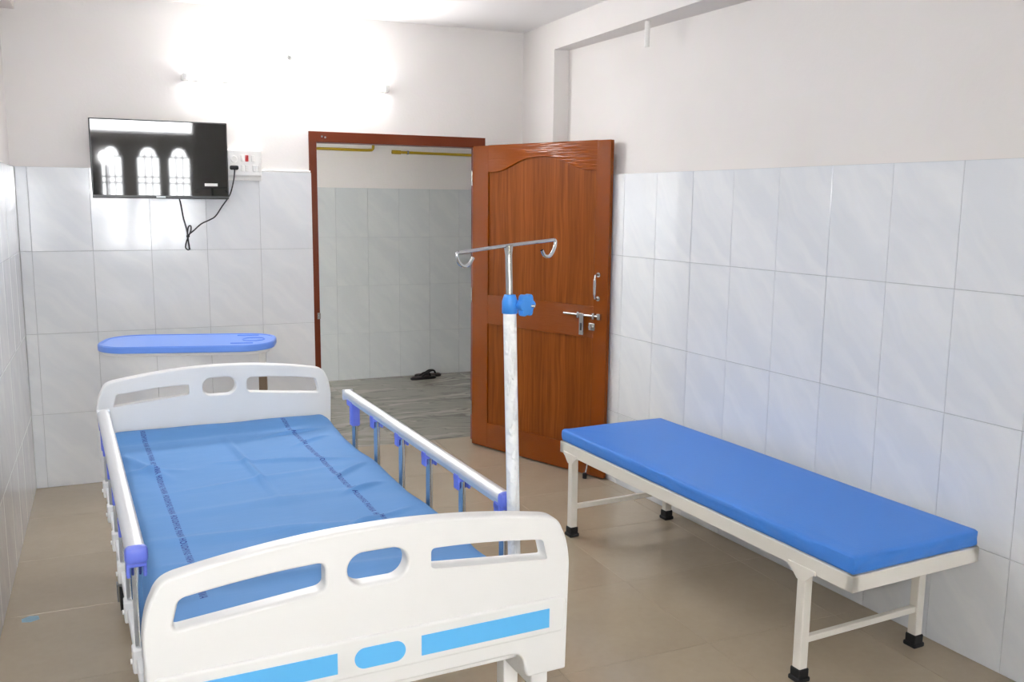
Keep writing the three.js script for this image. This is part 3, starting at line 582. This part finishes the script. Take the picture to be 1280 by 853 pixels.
{
  const o = thing('pipe_stub', 'short white plastic pipe end hanging from the right beam', 'pipe', [1.728, 2.39, 1.42]);
  part('pipe', lathe([[0.0135, 0.125], [0.0135, 0], [0.011, 0], [0.011, 0.03], [0, 0.03]], 24), M.pvc, o);
  part('bore', lathe([[0, 0.004], [0.011, 0.004]], 24), M.rubber, o);
}
{
  const o = thing('yellow_conduit', 'yellow pipe with upturned end on the corridor wall', 'pipe', [0, 0, 0], 0, undefined);
  part('pipe', tube([[-0.6, 2.045, CZ + 0.02], [0.9, 2.045, CZ + 0.02], [1.32, 2.045, CZ + 0.02], [1.345, 2.05, CZ + 0.02], [1.35, 2.075, CZ + 0.02], [1.35, 2.4, CZ + 0.02]], 0.012, 160, 8), M.yellow, o);
  part('clip', rbx(1.336, 1.364, 2.2, 2.215, CZ, CZ + 0.034, 0.003), M.grey, o); part('clip', rbx(0.6, 0.615, 2.03, 2.06, CZ, CZ + 0.034, 0.003), M.grey, o);
  const q = thing('yellow_conduit', 'straight yellow pipe with capped end along the corridor wall', 'pipe', [0, 0, 0]);
  part('pipe', rod([1.54, 2.035, CZ + 0.02], [3.4, 2.02, CZ + 0.02], 0.012), M.yellow, q);
  part('cap', rod([1.52, 2.035, CZ + 0.02], [1.60, 2.034, CZ + 0.02], 0.017), M.yellow, q);
  part('clip', rbx(1.66, 1.675, 2.018, 2.05, CZ, CZ + 0.034, 0.003), M.grey, q); part('clip', rbx(3.0, 3.015, 2.01, 2.04, CZ, CZ + 0.034, 0.003), M.grey, q);
}

// ---------------------------------------------------------------- sandals in the corridor, scrap on the floor
{
  const make = (label, pos, turn) => {
    const o = thing('sandal', label, 'sandal', pos, turn, undefined);
    const s = new THREE.Shape(); s.moveTo(-0.12, 0); s.bezierCurveTo(-0.12, 0.04, -0.06, 0.032, 0, 0.034); s.bezierCurveTo(0.07, 0.05, 0.12, 0.05, 0.125, 0.0); s.bezierCurveTo(0.12, -0.04, 0.07, -0.045, 0, -0.032); s.bezierCurveTo(-0.06, -0.032, -0.12, -0.04, -0.12, 0);
    part('sole', new THREE.ExtrudeGeometry(s, { depth: 0.014, bevelEnabled: true, bevelSize: 0.003, bevelThickness: 0.003, bevelSegments: 2 }).rotateX(-Math.PI / 2).translate(0, 0.003, 0), M.sandalDark, o);
    part('footbed', new THREE.ExtrudeGeometry(s, { depth: 0.004, bevelEnabled: false }).rotateX(-Math.PI / 2).scale(0.94, 1, 0.9).translate(0, 0.02, 0), M.sandal, o);
    part('strap', [tube([[0.075, 0.022, 0], [0.06, 0.05, 0.004], [0.02, 0.052, 0.022], [-0.03, 0.022, 0.034]], 0.0085, 24), tube([[0.075, 0.022, 0], [0.06, 0.05, -0.004], [0.02, 0.052, -0.022], [-0.03, 0.022, -0.034]], 0.0085, 24)], M.sandalDark, o);
  };
  make('dark brown thong sandal lying in front of its pair on the corridor floor', [1.745, 0, -2.29], 0.12);
  make('dark brown thong sandal tucked behind its pair at the corridor wall', [1.825, 0, -2.40], -0.1);
  const q = thing('paper_scrap', 'tiny pale blue scrap on the floor by the left wall', 'scrap', [-1.165, 0, 1.775]);
  const s = new THREE.Shape(); [[-0.03, -0.02], [0.0, -0.03], [0.03, -0.014], [0.024, 0.02], [-0.008, 0.028], [-0.034, 0.01]].forEach(([x, y], i) => i ? s.lineTo(x, y) : s.moveTo(x, y));
  part('sheet', new THREE.ExtrudeGeometry(s, { depth: 0.0006, bevelEnabled: false }).rotateX(-Math.PI / 2), M.scrap, q);
}

// ---------------------------------------------------------------- flash on a stand at the viewpoint (mirrored in the television and the tiles)
{
  const o = thing('flash_stand', 'photographic flash head on a thin tripod stand facing the bed', 'flash', [-0.813, 0, 5.66], 0);
  part('pole', rod([0, 0.25, 0], [0, 1.67, 0], 0.011), M.fabricDark, o);
  for (let i = 0; i < 3; i++) { const a = i * 2.094 + 0.52, x = Math.cos(a) * 0.3, z = Math.sin(a) * 0.3; part('leg', rod([x, 0.008, z], [0, 0.55, 0], 0.008), M.fabricDark, o); }
  const head = part('flash_head', rbx(-0.06, 0.06, 1.665, 1.77, -0.02, 0.07, 0.012), M.fabricDark, o);
  part('reflector_face', new THREE.CylinderGeometry(0.045, 0.045, 0.006, 32).rotateX(Math.PI / 2).translate(0, 1.717, -0.023), M.flashGlow, head, 'glowing round flash face');
  const l = new THREE.SpotLight(0xffffff, FLASH_LIGHT, 0, 1.0, 0.6, 2); l.position.set(0, 1.717, -0.03); l.castShadow = true; l.shadow.radius = 2; l.name = 'flash_lamp'; o.add(l);
  const t = new THREE.Object3D(); t.name = 'flash_aim'; t.position.set(1.6, 1.0, -4.2); o.add(t); l.target = t;
}
renderer.render(scene, camera);
